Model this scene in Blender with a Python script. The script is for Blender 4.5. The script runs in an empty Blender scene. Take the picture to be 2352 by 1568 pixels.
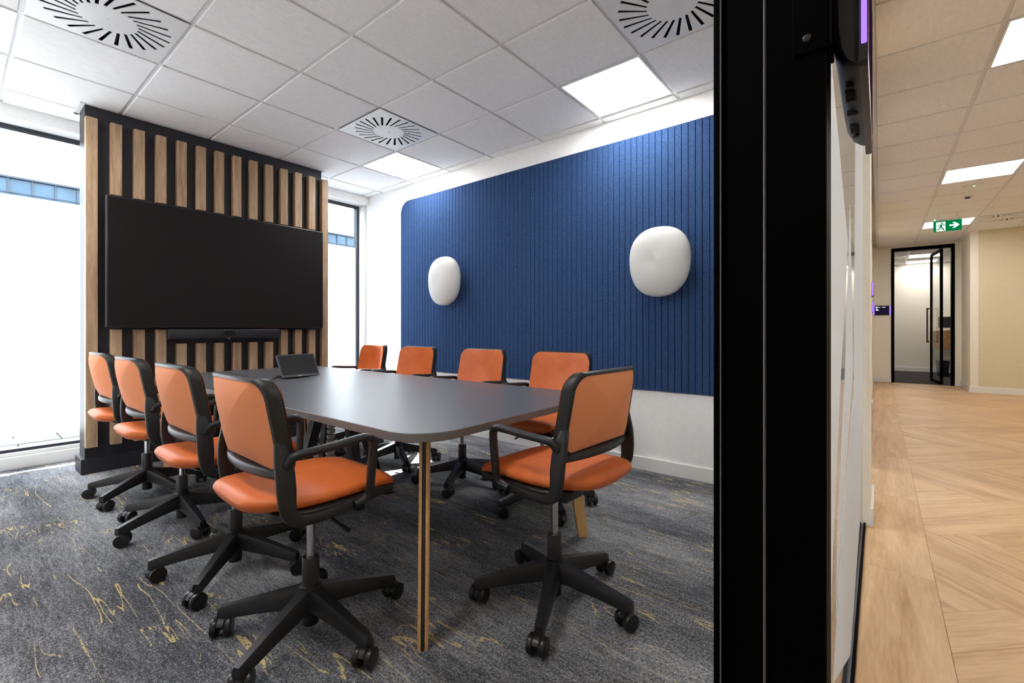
import bpy, bmesh, math, random
from mathutils import Vector, Matrix
random.seed(7)
S = bpy.context.scene
COL = S.collection
PI = math.pi

# ------------------------------------------------------------------ camera
TH = math.radians(38.96)            # angle between the view axis and +X
EYE = 1.073
FPX, CX, CY = 1044.4, 1176.0, 756.3
cam = bpy.data.cameras.new('camera')
cam.sensor_fit = 'HORIZONTAL'; cam.sensor_width = 36.0
cam.lens = FPX / 2352 * 36
cam.shift_y = -(784 - CY) / 2352
cam.clip_start = 0.01; cam.clip_end = 500
camo = bpy.data.objects.new('camera', cam); COL.objects.link(camo)
camo.location = (0, 0, EYE)
camo.rotation_euler = (PI / 2, 0, TH - PI / 2)
S.camera = camo
# ------------------------------------------------------------------ world, sun, exposure
w = bpy.data.worlds.new('sky'); S.world = w; w.use_nodes = True
bg = w.node_tree.nodes['Background']
bg.inputs['Color'].default_value = (0.76, 0.88, 1.0, 1)
bg.inputs['Strength'].default_value = 6.2
sun = bpy.data.lights.new('sun', 'SUN'); sun.energy = 17; sun.angle = math.radians(0.6); sun.color = (1.0, 0.95, 0.88)
suno = bpy.data.objects.new('sun', sun); COL.objects.link(suno)
SUN = Vector((-0.33, -1.0, -1.0)).normalized()
suno.rotation_euler = SUN.to_track_quat('-Z', 'Y').to_euler()
suno.location = (10, 30, 30)
S.view_settings.view_transform = 'Standard'
S.view_settings.look = 'None'
S.view_settings.exposure = 1.12
S.view_settings.gamma = 1.0
S.view_settings.use_curve_mapping = False
PANEL_ROOM = 12.5      # emission of the ceiling panels
PANEL_HALL = 9.6

# ------------------------------------------------------------------ pixel helper (photo pixel -> direction)
_c, _s = math.cos(TH), math.sin(TH)
def ray(x, y):
    u = (x - CX) / FPX; v = -(y - CY) / FPX
    return Vector((_c + u * _s, _s - u * _c, v))
def onY(x, y, Y):
    r = ray(x, y); r = r * (Y / r.y); return Vector((r.x, r.y, r.z + EYE))

# ------------------------------------------------------------------ materials
def srgb(r, g, b):
    f = lambda c: (c / 255 / 12.92) if c / 255 <= 0.04045 else ((c / 255 + 0.055) / 1.055) ** 2.4
    return (f(r), f(g), f(b), 1)
M = {}
class NT:
    def __init__(s, m): s.t = m.node_tree; s.n = s.t.nodes; s.l = s.t.links
    def new(s, typ, **kw):
        nd = s.n.new(typ)
        for k, v in kw.items():
            if k.startswith('i_'): nd.inputs[k[2:].replace('_', ' ')].default_value = v
            else: setattr(nd, k, v)
        return nd
    def link(s, a, b): s.l.new(a, b)
    def math(s, op, a, b=None, c=None):
        nd = s.n.new('ShaderNodeMath'); nd.operation = op
        for i, q in enumerate((a, b, c)):
            if q is None: continue
            if isinstance(q, (int, float)): nd.inputs[i].default_value = q
            else: s.l.new(q, nd.inputs[i])
        return nd.outputs[0]
    def mix(s, f, a, b):
        nd = s.n.new('ShaderNodeMix'); nd.data_type = 'RGBA'
        for k, q in ((0, f), (6, a), (7, b)):
            if isinstance(q, (tuple, float, int)): nd.inputs[k].default_value = q
            else: s.l.new(q, nd.inputs[k])
        return nd.outputs[2]
    def coords(s, scale, rnd=False, kind='Object', rot=None):
        tc = s.n.new('ShaderNodeTexCoord'); mp = s.n.new('ShaderNodeMapping')
        mp.inputs['Scale'].default_value = scale
        if rot: mp.inputs['Rotation'].default_value = rot
        src = tc.outputs[kind]
        if rnd:
            oi = s.n.new('ShaderNodeObjectInfo')
            sc = s.n.new('ShaderNodeVectorMath'); sc.operation = 'SCALE'
            cx = s.n.new('ShaderNodeCombineXYZ')
            s.l.new(oi.outputs['Random'], cx.inputs[0]); s.l.new(oi.outputs['Random'], cx.inputs[1]); s.l.new(oi.outputs['Random'], cx.inputs[2])
            s.l.new(cx.outputs[0], sc.inputs[0]); sc.inputs['Scale'].default_value = 37.0
            ad = s.n.new('ShaderNodeVectorMath'); ad.operation = 'ADD'
            s.l.new(src, ad.inputs[0]); s.l.new(sc.outputs[0], ad.inputs[1]); src = ad.outputs[0]
        s.l.new(src, mp.inputs['Vector'])
        return mp.outputs[0]
    def noise(s, vec, scale=1.0, detail=2.0, rough=0.5, dist=0.0):
        nd = s.n.new('ShaderNodeTexNoise'); nd.inputs['Scale'].default_value = scale
        nd.inputs['Detail'].default_value = detail; nd.inputs['Roughness'].default_value = rough; nd.inputs['Distortion'].default_value = dist
        s.l.new(vec, nd.inputs['Vector']); return nd.outputs['Fac']
    def ramp(s, f, stops):
        nd = s.n.new('ShaderNodeValToRGB'); e = nd.color_ramp.elements
        while len(e) < len(stops): e.new(0.5)
        for el, (p, c) in zip(e, stops):
            el.position = p; el.color = c if len(c) == 4 else (*c, 1)
        s.l.new(f, nd.inputs[0]); return nd.outputs[0]
    def bump(s, h, strength=0.2, dist=0.01):
        nd = s.n.new('ShaderNodeBump'); nd.inputs['Strength'].default_value = strength; nd.inputs['Distance'].default_value = dist
        s.l.new(h, nd.inputs['Height']); s.l.new(nd.outputs[0], s.bsdf.inputs['Normal'])
def mat(name, col=(0.8, 0.8, 0.8, 1), rough=0.5, metal=0.0, spec=0.5, coat=0.0):
    m = bpy.data.materials.new(name); m.use_nodes = True
    b = m.node_tree.nodes['Principled BSDF']
    b.inputs['Base Color'].default_value = col if len(col) == 4 else (*col, 1)
    b.inputs['Roughness'].default_value = rough; b.inputs['Metallic'].default_value = metal
    b.inputs['Specular IOR Level'].default_value = spec
    b.inputs['Coat Weight'].default_value = coat
    M[name] = m; nt = NT(m); nt.bsdf = b; return nt
def grain(nt, col, amount, vec, scale, detail=3, bumpk=0.0, bdist=0.002):
    n = nt.noise(vec, scale, detail)
    lo = tuple(c * (1 - amount) for c in col[:3]) + (1,); hi = tuple(min(1, c * (1 + amount)) for c in col[:3]) + (1,)
    nt.link(nt.ramp(n, [(0.3, lo), (0.7, hi)]), nt.bsdf.inputs['Base Color'])
    if bumpk: nt.bump(n, bumpk, bdist)
def emis(name, col, k):
    m = bpy.data.materials.new(name); m.use_nodes = True; t = m.node_tree; t.nodes.clear()
    e = t.nodes.new('ShaderNodeEmission'); o = t.nodes.new('ShaderNodeOutputMaterial')
    e.inputs[0].default_value = (*col, 1); e.inputs[1].default_value = k
    t.links.new(e.outputs[0], o.inputs[0]); M[name] = m

for nm, c in (('paint_white', (0.88, 0.88, 0.875)), ('paint_cream', srgb(216, 206, 180)[:3]), ('paint_hall', srgb(236, 232, 222)[:3])):
    nt = mat(nm, c, 0.6, spec=0.3); grain(nt, c, 0.025, nt.coords((1, 1, 1)), 30, 3, 0.03, 0.001)
nt = mat('trim_white', (0.78, 0.78, 0.77), 0.35); grain(nt, (0.78, 0.78, 0.77), 0.015, nt.coords((1, 1, 1)), 12)
nt = mat('tile_white', (0.74, 0.74, 0.74), 0.85, spec=0.2)
v = nt.coords((1, 1, 1), True); n1 = nt.noise(v, 160, 4, 0.7); n2 = nt.noise(nt.coords((22, 60, 22), True), 1, 3)
nt.link(nt.ramp(nt.math('ADD', nt.math('MULTIPLY', n1, .5), nt.math('MULTIPLY', n2, .5)), [(0.32, (.78, .78, .785)), (0.66, (.89, .89, .89))]), nt.bsdf.inputs['Base Color'])
nt.bump(n1, 0.25, 0.002)
nt = mat('grid_white', (0.72, 0.72, 0.72), 0.4); grain(nt, (0.72, 0.72, 0.72), 0.01, nt.coords((1, 1, 1)), 9)
nt = mat('metal_white', (0.76, 0.77, 0.78), 0.35); grain(nt, (0.76, 0.77, 0.78), 0.01, nt.coords((1, 1, 1)), 9)
nt = mat('void_black', (0.006, 0.006, 0.007), 0.9); grain(nt, (0.006, 0.006, 0.007), 0.2, nt.coords((1, 1, 1)), 20)
nt = mat('vane_grey', (0.02, 0.02, 0.021), 0.6); grain(nt, (0.02, 0.02, 0.021), 0.1, nt.coords((1, 1, 1)), 20)
emis('panel_room', (1.0, 0.98, 0.945), PANEL_ROOM)
emis('panel_hall', (1.0, 0.97, 0.89), PANEL_HALL)
emis('panel_far', (1.0, 0.93, 0.86), 8.0)
emis('led_purple', (0.20, 0.10, 1.0), 1.3)
emis('led_green', (0.15, 1.0, 0.2), 2.5)
# carpet
nt = mat('carpet', rough=0.95, spec=0.1)
big = nt.noise(nt.coords((2.4, 0.7, 1)), 1.0, 4, 0.6)
st = nt.math('ADD', nt.math('MULTIPLY', nt.noise(nt.coords((105, 17, 1)), 1.0, 2, 0.6), .65), nt.math('MULTIPLY', nt.noise(nt.coords((40, 5, 1)), 1.0, 2, 0.5), .35))
fine = nt.noise(nt.coords((1, 0.7, 1)), 300, 2, 0.6)
f = nt.math('ADD', nt.math('MULTIPLY', big, 0.40), nt.math('ADD', nt.math('MULTIPLY', st, 0.26), nt.math('MULTIPLY', nt.math('ADD', nt.math('MULTIPLY', fine, .6), nt.math('MULTIPLY', nt.noise(nt.coords((1, .8, 1)), 120, 2, .6), .4)), 0.72)))
base = nt.ramp(f, [(0.54, (.016, .017, .021)), (0.65, (.080, .083, .093)), (0.74, (.25, .253, .266)), (0.86, (.52, .52, .53))])
# thin gold threads: contour lines of stretched noise, broken up
def threads(sc, w, msc, thr, dist):
    n_ = nt.noise(nt.coords(sc), 1.0, 2.5, 0.62, dist)
    l_ = nt.math('LESS_THAN', nt.math('ABSOLUTE', nt.math('SUBTRACT', n_, 0.5)), w)
    m_ = nt.math('GREATER_THAN', nt.noise(nt.coords(msc), 1.0, 2, 0.5), thr)
    return nt.math('MULTIPLY', l_, m_)
t1 = threads((9.0, 0.75, 1), .0065, (6.0, 2.0, 3), .535, .12)
t2 = threads((28, 2.2, 5), .014, (3.0, 1.6, 7), .635, .1)
t3 = threads((4.2, 1.5, 9), .0028, (3.6, 2.6, 11), .58, .3)
dash = nt.math('GREATER_THAN', nt.noise(nt.coords((160, 60, 1)), 1.0, 1), 0.42)
gold = nt.math('MULTIPLY', nt.math('MAXIMUM', t3, nt.math('MAXIMUM', t1, t2)), dash)
nt.link(nt.mix(nt.math('MULTIPLY', gold, 0.85), base, (0.58, 0.45, 0.20, 1)), nt.bsdf.inputs['Base Color'])
nt.bump(fine, 0.6, 0.004)
nt = mat('carpet_plain', (0.05, 0.047, 0.046), 0.95, spec=0.1); grain(nt, (0.055, 0.052, 0.05), 0.5, nt.coords((30, 6, 1)), 4, 4, 0.3)
# wood
def wood(name, c0, c1, c2, sc, rough=0.5, rnd=True, fine=1.0):
    nt = mat(name, c1, rough, spec=0.35)
    v = nt.coords(sc, rnd)
    a = nt.noise(v, 1.0, 4, 0.6, 0.6)
    b = nt.noise(nt.coords(tuple(q * 7 for q in sc), rnd), 1.0, 3, 0.65)
    f = nt.math('ADD', nt.math('MULTIPLY', a, 0.65), nt.math('MULTIPLY', b, 0.35 * fine))
    oi = nt.n.new('ShaderNodeObjectInfo')
    f2 = nt.math('ADD', f, nt.math('MULTIPLY', nt.math('SUBTRACT', oi.outputs['Random'], 0.5), 0.10 if rnd else 0.0))
    nt.link(nt.ramp(f2, [(0.36, c0), (0.52, c1), (0.68, c2)]), nt.bsdf.inputs['Base Color'])
    nt.bump(b, 0.08, 0.001)
wood('oak_slat', srgb(132, 104, 80), srgb(164, 136, 108), srgb(186, 160, 132), (26, 26, 1.6), 0.5)
wood('oak_plank', srgb(176, 138, 100), srgb(200, 164, 126), srgb(216, 184, 148), (1.3, 13, 13), 0.42)
wood('ash_leg', srgb(176, 128, 78), srgb(206, 160, 104), srgb(226, 186, 134), (55, 55, 2.0), 0.5)
wood('oak_box', srgb(150, 112, 70), srgb(188, 148, 98), srgb(206, 170, 122), (2, 20, 20), 0.5)
# fabric, leather, plastic
nt = mat('felt_blue', rough=0.95, spec=0.1)
n = nt.noise(nt.coords((1, 1, 1)), 260, 3, 0.7)
nt.link(nt.ramp(n, [(0.30, srgb(29, 49, 82)), (0.52, srgb(45, 70, 110)), (0.74, srgb(80, 105, 142))]), nt.bsdf.inputs['Base Color']); nt.bump(n, 0.3, 0.002)
nt = mat('felt_groove', srgb(14, 24, 42), 0.95, spec=0.1); grain(nt, srgb(14, 24, 42), 0.2, nt.coords((1, 1, 1)), 200)
nt = mat('leather', rough=0.48, spec=0.4)
v = nt.coords((1, 1, 1)); n = nt.noise(v, 420, 3, 0.6)
nt.link(nt.ramp(nt.noise(v, 14, 3), [(0.3, srgb(200, 98, 42)), (0.7, srgb(211, 109, 50))]), nt.bsdf.inputs['Base Color']); nt.bump(n, 0.18, 0.001)
nt = mat('seat_fabric', rough=0.75, spec=0.25)
v = nt.coords((1, 1, 1)); n = nt.noise(v, 600, 3, 0.7)
nt.link(nt.ramp(n, [(0.3, srgb(208, 124, 80)), (0.7, srgb(230, 150, 106))]), nt.bsdf.inputs['Base Color']); nt.bump(n, 0.2, 0.001)
for nm, c, r in (('plastic_black', (0.012, 0.012, 0.013), 0.42), ('plastic_base', (0.014, 0.014, 0.016), 0.38), ('rubber_black', (0.012, 0.012, 0.012), 0.3),
                 ('frame_black', (0.0003, 0.0003, 0.0004), 0.6), ('steel_black', (0.02, 0.02, 0.022), 0.45), ('board_black', (0.016, 0.016, 0.022), 0.45),
                 ('tv_bezel', (0.01, 0.01, 0.012), 0.35), ('device_black', (0.012, 0.013, 0.016), 0.4), ('device_grey', (0.017, 0.018, 0.021), 0.5)):
    nt = mat(nm, c, r, spec=0.03 if nm == 'frame_black' else 0.4); grain(nt, c, 0.12, nt.coords((1, 1, 1)), 60, 3, 0.03, 0.0005)
nt = mat('frame_edge', (0.10, 0.11, 0.13), 0.4, 0.5); grain(nt, (0.13, 0.13, 0.15), 0.05, nt.coords((1, 1, 1)), 40)
nt = mat('tv_screen', (0.009, 0.0075, 0.008), 0.6, spec=0.12); grain(nt, (0.009, 0.0075, 0.008), 0.04, nt.coords((1, 1, 1)), 5)
nt = mat('glass_screen', (0.012, 0.014, 0.018), 0.4, spec=0.12); grain(nt, (0.008, 0.009, 0.012), 0.04, nt.coords((1, 1, 1)), 5)
nt = mat('chrome', (0.62, 0.63, 0.65), 0.18, 1.0); grain(nt, (0.62, 0.63, 0.65), 0.03, nt.coords((1, 1, 20)), 20)
nt = mat('table_top', (0.066, 0.068, 0.080), 0.38, spec=1.0); grain(nt, (0.066, 0.068, 0.080), 0.08, nt.coords((1, 1, 1)), 40, 3, 0.02, 0.0004)
nt = mat('table_edge', (0.13, 0.122, 0.116), 0.45); grain(nt, (0.13, 0.122, 0.116), 0.06, nt.coords((30, 30, 3)), 6)
nt = mat('lamp_opal', (0.58, 0.576, 0.565), 0.6, spec=0.3); grain(nt, (0.58, 0.576, 0.565), 0.02, nt.coords((1, 1, 1)), 60, 3, 0.03, 0.0006)
nt = mat('copper', (0.75, 0.36, 0.2), 0.3, 1.0); grain(nt, (0.75, 0.36, 0.2), 0.05, nt.coords((1, 1, 1)), 20)
nt = mat('print_white', (0.7, 0.72, 0.72), 0.5); grain(nt, (0.72, 0.73, 0.73), 0.02, nt.coords((1, 1, 1)), 20)
nt = mat('cable_grey', (0.4, 0.4, 0.41), 0.4); grain(nt, (0.4, 0.4, 0.41), 0.05, nt.coords((1, 1, 1)), 50)
emis('sign_green', (0.0, 0.125, 0.035), 0.75)
emis('sign_white', (0.85, 0.95, 0.88), 0.95)
nt = mat('paver', srgb(52, 52, 52), 0.9, spec=0.1); grain(nt, srgb(52, 52, 52), 0.25, nt.coords((1, 1, 1), True), 9, 5, 0.2)
nt = mat('ground_grey', srgb(26, 26, 26), 0.95, spec=0.1); grain(nt, srgb(26, 26, 26), 0.15, nt.coords((1, 1, 1)), 3, 5)
nt = mat('facade', srgb(112, 116, 122), 0.7); grain(nt, srgb(112, 116, 122), 0.08, nt.coords((0.1, 0.1, 2)), 3, 4)
nt = mat('facade_dark', srgb(40, 45, 54), 0.6); grain(nt, srgb(40, 45, 54), 0.1, nt.coords((1, 1, 1)), 2)
nt = mat('facade_glass', srgb(44, 66, 82), 0.25, spec=0.3); grain(nt, srgb(48, 70, 86), 0.3, nt.coords((0.4, 0.4, 0.4), True), 1.0)
# screen picture (booking panel): procedural flat print
emis('screen_photo', (0.10, 0.018, 0.008), 1.0)
m = M['screen_photo']; t = NT(m); e = [q for q in t.n if q.type == 'EMISSION'][0]
tc = t.new('ShaderNodeTexCoord'); sx = t.new('ShaderNodeSeparateXYZ'); t.link(tc.outputs['Generated'], sx.inputs[0])
n = t.noise(tc.outputs['Generated'], 4, 3)
t.link(t.ramp(t.math('ADD', sx.outputs[1], t.math('MULTIPLY', n, .3)), [(0.35, (.006, .004, .012)), (0.65, (.12, .02, .008)), (0.95, (.02, .008, .03))]), e.inputs[0])
def glass(name, tint=(1, 1, 1), ior=1.45, refl=1.0):
    m = bpy.data.materials.new(name); m.use_nodes = True; t = m.node_tree; t.nodes.clear()
    tr = t.nodes.new('ShaderNodeBsdfTransparent'); tr.inputs[0].default_value = (*tint, 1)
    gl = t.nodes.new('ShaderNodeBsdfGlossy'); gl.inputs['Roughness'].default_value = 0.02
    fr = t.nodes.new('ShaderNodeFresnel'); fr.inputs[0].default_value = ior
    mu = t.nodes.new('ShaderNodeMath'); mu.operation = 'MULTIPLY'; mu.inputs[1].default_value = refl
    ge = t.nodes.new('ShaderNodeNewGeometry'); iv = t.nodes.new('ShaderNodeMath'); iv.operation = 'SUBTRACT'; iv.inputs[0].default_value = 1.0
    t.links.new(ge.outputs['Backfacing'], iv.inputs[1]); m2 = t.nodes.new('ShaderNodeMath'); m2.operation = 'MULTIPLY'
    t.links.new(fr.outputs[0], m2.inputs[0]); t.links.new(iv.outputs[0], m2.inputs[1]); t.links.new(m2.outputs[0], mu.inputs[0])
    mx = t.nodes.new('ShaderNodeMixShader'); o = t.nodes.new('ShaderNodeOutputMaterial')
    t.links.new(mu.outputs[0], mx.inputs[0]); t.links.new(tr.outputs[0], mx.inputs[1]); t.links.new(gl.outputs[0], mx.inputs[2]); t.links.new(mx.outputs[0], o.inputs[0])
    M[name] = m
glass('glass_clear', (0.96, 0.98, 0.98), 1.35)
glass('glass_window', (0.97, 0.98, 0.98), 1.3)
def frosted(name, col, trans):
    m = bpy.data.materials.new(name); m.use_nodes = True; t = m.node_tree; t.nodes.clear()
    a = t.nodes.new('ShaderNodeBsdfTranslucent'); a.inputs[0].default_value = (*col, 1)
    b = t.nodes.new('ShaderNodeBsdfDiffuse'); b.inputs[0].default_value = (*col, 1)
    tc = t.nodes.new('ShaderNodeTexCoord'); nz = t.nodes.new('ShaderNodeTexNoise'); nz.inputs['Scale'].default_value = 300
    t.links.new(tc.outputs['Object'], nz.inputs['Vector'])
    mr = t.nodes.new('ShaderNodeMapRange'); mr.inputs['To Min'].default_value = trans - .02; mr.inputs['To Max'].default_value = trans + .02
    t.links.new(nz.outputs['Fac'], mr.inputs[0])
    mx = t.nodes.new('ShaderNodeMixShader'); o = t.nodes.new('ShaderNodeOutputMaterial')
    t.links.new(mr.outputs[0], mx.inputs[0]); t.links.new(b.outputs[0], mx.inputs[1]); t.links.new(a.outputs[0], mx.inputs[2]); t.links.new(mx.outputs[0], o.inputs[0])
    M[name] = m
frosted('film_frost', (0.86, 0.91, 0.97), 0.38)
frosted('film_strip', (0.80, 0.82, 0.84), 0.5)
m = M['film_strip']; t = m.node_tree; o = [q for q in t.nodes if q.type == 'OUTPUT_MATERIAL'][0]; src = o.inputs[0].links[0].from_socket
tr = t.nodes.new('ShaderNodeBsdfTransparent'); mx = t.nodes.new('ShaderNodeMixShader'); mx.inputs[0].default_value = 0.22
t.links.new(src, mx.inputs[1]); t.links.new(tr.outputs[0], mx.inputs[2]); t.links.new(mx.outputs[0], o.inputs[0])

# ------------------------------------------------------------------ mesh helpers
class MB:
    def __init__(s): s.v = []; s.f = []
    def add(s, vs, fs):
        o = len(s.v); s.v += [tuple(q) for q in vs]; s.f += [tuple(i + o for i in q) for q in fs]; return s
    def box(s, x0, x1, y0, y1, z0, z1):
        return s.add([(x, y, z) for z in (z0, z1) for y in (y0, y1) for x in (x0, x1)],
                     [(0, 2, 3, 1), (4, 5, 7, 6), (0, 1, 5, 4), (2, 6, 7, 3), (0, 4, 6, 2), (1, 3, 7, 5)])
    def rbox(s, x0, x1, y0, y1, z0, z1, r=0.004, seg=2):
        bm = bmesh.new(); bmesh.ops.create_cube(bm, size=1)
        bmesh.ops.scale(bm, vec=(x1 - x0, y1 - y0, z1 - z0), verts=bm.verts)
        bmesh.ops.translate(bm, vec=((x0 + x1) / 2, (y0 + y1) / 2, (z0 + z1) / 2), verts=bm.verts)
        bmesh.ops.bevel(bm, geom=bm.edges[:], offset=r, segments=seg, affect='EDGES', profile=0.5)
        return s.bm(bm)
    def bm(s, bm):
        bm.verts.index_update()
        s.add([q.co for q in bm.verts], [[q.index for q in f.verts] for f in bm.faces]); bm.free(); return s
    def tube(s, p0, p1, r0, r1=None, n=24, caps=True):
        r1 = r0 if r1 is None else r1
        p0, p1 = Vector(p0), Vector(p1); d = (p1 - p0).normalized()
        a = d.orthogonal().normalized(); b = d.cross(a)
        vs = []
        for p, r in ((p0, r0), (p1, r1)):
            vs += [p + (a * math.cos(2 * PI * i / n) + b * math.sin(2 * PI * i / n)) * r for i in range(n)]
        fs = [(i, (i + 1) % n, n + (i + 1) % n, n + i) for i in range(n)]
        if caps: fs += [tuple(range(n - 1, -1, -1)), tuple(range(n, 2 * n))]
        return s.add(vs, fs)
    def lathe(s, prof, n=24, M4=None):
        vs, fs = [], []
        for r, z in prof:
            vs += [Vector((r * math.cos(2 * PI * i / n), r * math.sin(2 * PI * i / n), z)) for i in range(n)]
        for k in range(len(prof) - 1):
            fs += [(k * n + i, k * n + (i + 1) % n, (k + 1) * n + (i + 1) % n, (k + 1) * n + i) for i in range(n)]
        fs += [tuple(range(n - 1, -1, -1)), tuple(range((len(prof) - 1) * n, len(prof) * n))]
        if M4: vs = [M4 @ q for q in vs]
        return s.add(vs, fs)
    def loft(s, loops, caps=True):
        n = len(loops[0]); vs = [q for l in loops for q in l]; fs = []
        for k in range(len(loops) - 1):
            fs += [(k * n + i, k * n + (i + 1) % n, (k + 1) * n + (i + 1) % n, (k + 1) * n + i) for i in range(n)]
        if caps: fs += [tuple(range(n - 1, -1, -1)), tuple(range((len(loops) - 1) * n, len(loops) * n))]
        return s.add(vs, fs)
    def ring(s, loops):                     # loft closed on itself
        return s.loft(list(loops) + [], False).close(loops)
    def close(s, loops):
        n = len(loops[0]); o = len(s.v) - n * len(loops); k = len(loops) - 1
        s.f += [(o + k * n + i, o + k * n + (i + 1) % n, o + (i + 1) % n, o + i) for i in range(n)]; return s
    def prism(s, poly, a0, a1, axis='z'):   # polygon extruded along an axis
        n = len(poly)
        def P(q, a): return (q[0], q[1], a) if axis == 'z' else ((a, q[0], q[1]) if axis == 'x' else (q[0], a, q[1]))
        vs = [P(q, a0) for q in poly] + [P(q, a1) for q in poly]
        return s.add(vs, [tuple(range(n - 1, -1, -1)), tuple(range(n, 2 * n))] + [(i, (i + 1) % n, n + (i + 1) % n, n + i) for i in range(n)])
    def mesh(s, name, smooth=35):
        me = bpy.data.meshes.new(name); me.from_pydata(s.v, [], s.f)
        bm = bmesh.new(); bm.from_mesh(me); bmesh.ops.recalc_face_normals(bm, faces=bm.faces); bm.to_mesh(me); bm.free()
        if smooth:
            for p in me.polygons: p.use_smooth = True
            me.set_sharp_from_angle(angle=math.radians(smooth))
        return me
    def obj(s, name, m, parent=None, smooth=35, loc=None):
        return link(name, s.mesh(name, smooth), m, parent, loc)
def link(name, me, m=None, parent=None, loc=None):
    if m is not None and not me.materials: me.materials.append(M[m])
    o = bpy.data.objects.new(name, me); COL.objects.link(o)
    if parent: o.parent = parent
    if loc: o.location = loc
    return o
def sweep(mb, pts, sec, up=Vector((0, 0, 1)), scales=None, caps=True):
    pts = [Vector(p) for p in pts]; loops = []
    for i, p in enumerate(pts):
        t = (pts[min(i + 1, len(pts) - 1)] - pts[max(i - 1, 0)]).normalized()
        a = t.cross(up).normalized(); b = a.cross(t).normalized()
        k = scales[i] if scales else (1, 1)
        loops.append([p + a * (q[0] * k[0]) + b * (q[1] * k[1]) for q in sec])
    mb.loft(loops, caps); return mb
def spline(pts, n=8):
    P = [Vector(p) for p in pts]; out = []
    for i in range(len(P) - 1):
        p0, p1, p2, p3 = P[max(i - 1, 0)], P[i], P[i + 1], P[min(i + 2, len(P) - 1)]
        for k in range(n):
            t = k / n
            out.append(0.5 * ((2 * p1) + (p2 - p0) * t + (2 * p0 - 5 * p1 + 4 * p2 - p3) * t * t + (3 * p1 - p0 - 3 * p2 + p3) * t ** 3))
    out.append(P[-1]); return out
def ell(a, b, n=14, e=2.0):
    out = []
    for i in range(n):
        t = 2 * PI * i / n; c, s_ = math.cos(t), math.sin(t)
        out.append((a * math.copysign(abs(c) ** (2 / e), c), b * math.copysign(abs(s_) ** (2 / e), s_)))
    return out
def rrect(x0, x1, y0, y1, r, n=8):
    out = []
    rs = r if isinstance(r, (tuple, list)) else (r,) * 4
    for (cx, cy, a0), q in zip(((x1, y1, 0), (x0, y1, 90), (x0, y0, 180), (x1, y0, 270)), rs):
        ccx = cx - q if cx == x1 else cx + q; ccy = cy - q if cy == y1 else cy + q
        for k in range(n + 1):
            a = math.radians(a0 + 90 * k / n); out.append((ccx + q * math.cos(a), ccy + q * math.sin(a)))
    return out
def thing(name, label, cat, loc=(0, 0, 0), rz=0, group=None):
    o = bpy.data.objects.new(name, None); COL.objects.link(o); o.empty_display_size = 0.05
    o.location = loc; o.rotation_euler = (0, 0, rz)
    return tag(o, label, cat, group)
def tag(o, label, cat=None, group=None):
    o['label'] = label
    if cat: o['category'] = cat
    if group: o['group'] = group
    return o
def struct(o, label=None):
    o['kind'] = 'structure'
    if label: o['label'] = label
    return o
def copy_tree(o, parent=None):
    c = o.copy(); COL.objects.link(c); c.parent = parent
    for ch in list(o.children): copy_tree(ch, c)
    return c

# ================================================================== the setting
RX0, RX1 = -0.47, 3.342           # meeting room in X
RY0, RY1 = 0.10, 5.25             # meeting room in Y
HC = 2.745                        # ceiling
GX, GY = 1.436, 2.330             # a node of the meeting-room grid
HX1, HY0, HX0 = 12.0, -4.2, -4.8  # corridor extents

fl = struct(MB().box(RX0 - .1, RX1 + .02, 0.07, RY1 + .1, -0.12, 0.0).obj('floor', 'carpet', smooth=0), 'charcoal carpet with grey streaks and thin gold cracks')
# walls
struct(MB().box(RX1, RX1 + 0.12, 0.20, 5.29, 0, 2.95).obj('wall_right', 'paint_white', smooth=0), 'white wall carrying the blue felt panel')
struct(MB().box(RX0 - .12, RX0, 0.07, RY1 + .3, 0, 2.95).obj('wall_left', 'paint_white', smooth=0), 'plain white side wall of the meeting room')
struct(MB().rbox(RX1 - .015, RX1 - .0005, 0.16, 5.15, 0, 0.10, 0.003).obj('baseboard_right', 'trim_white', smooth=0), 'white baseboard under the blue panel')
struct(MB().rbox(RX0 + .0005, RX0 + .015, 0.2, 5.15, 0, 0.10, 0.003).obj('baseboard_left', 'trim_white', smooth=0), 'white baseboard of the plain side wall')
# window side: pelmet above, trunking sill below
struct(MB().box(RX0, RX1, 5.03, 5.285, 2.650, 2.95).obj('wall_pelmet', 'paint_white', smooth=0), 'white bulkhead above the windows')
sl = MB().rbox(RX0, RX1, 5.15, 5.30, 0.0, 0.095, 0.004); sl.rbox(RX0, RX1, 5.175, 5.30, 0.095, 0.125, 0.004)
struct(sl.obj('trim_1', 'trim_white', smooth=30), 'low white sill running below the windows')

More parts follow.
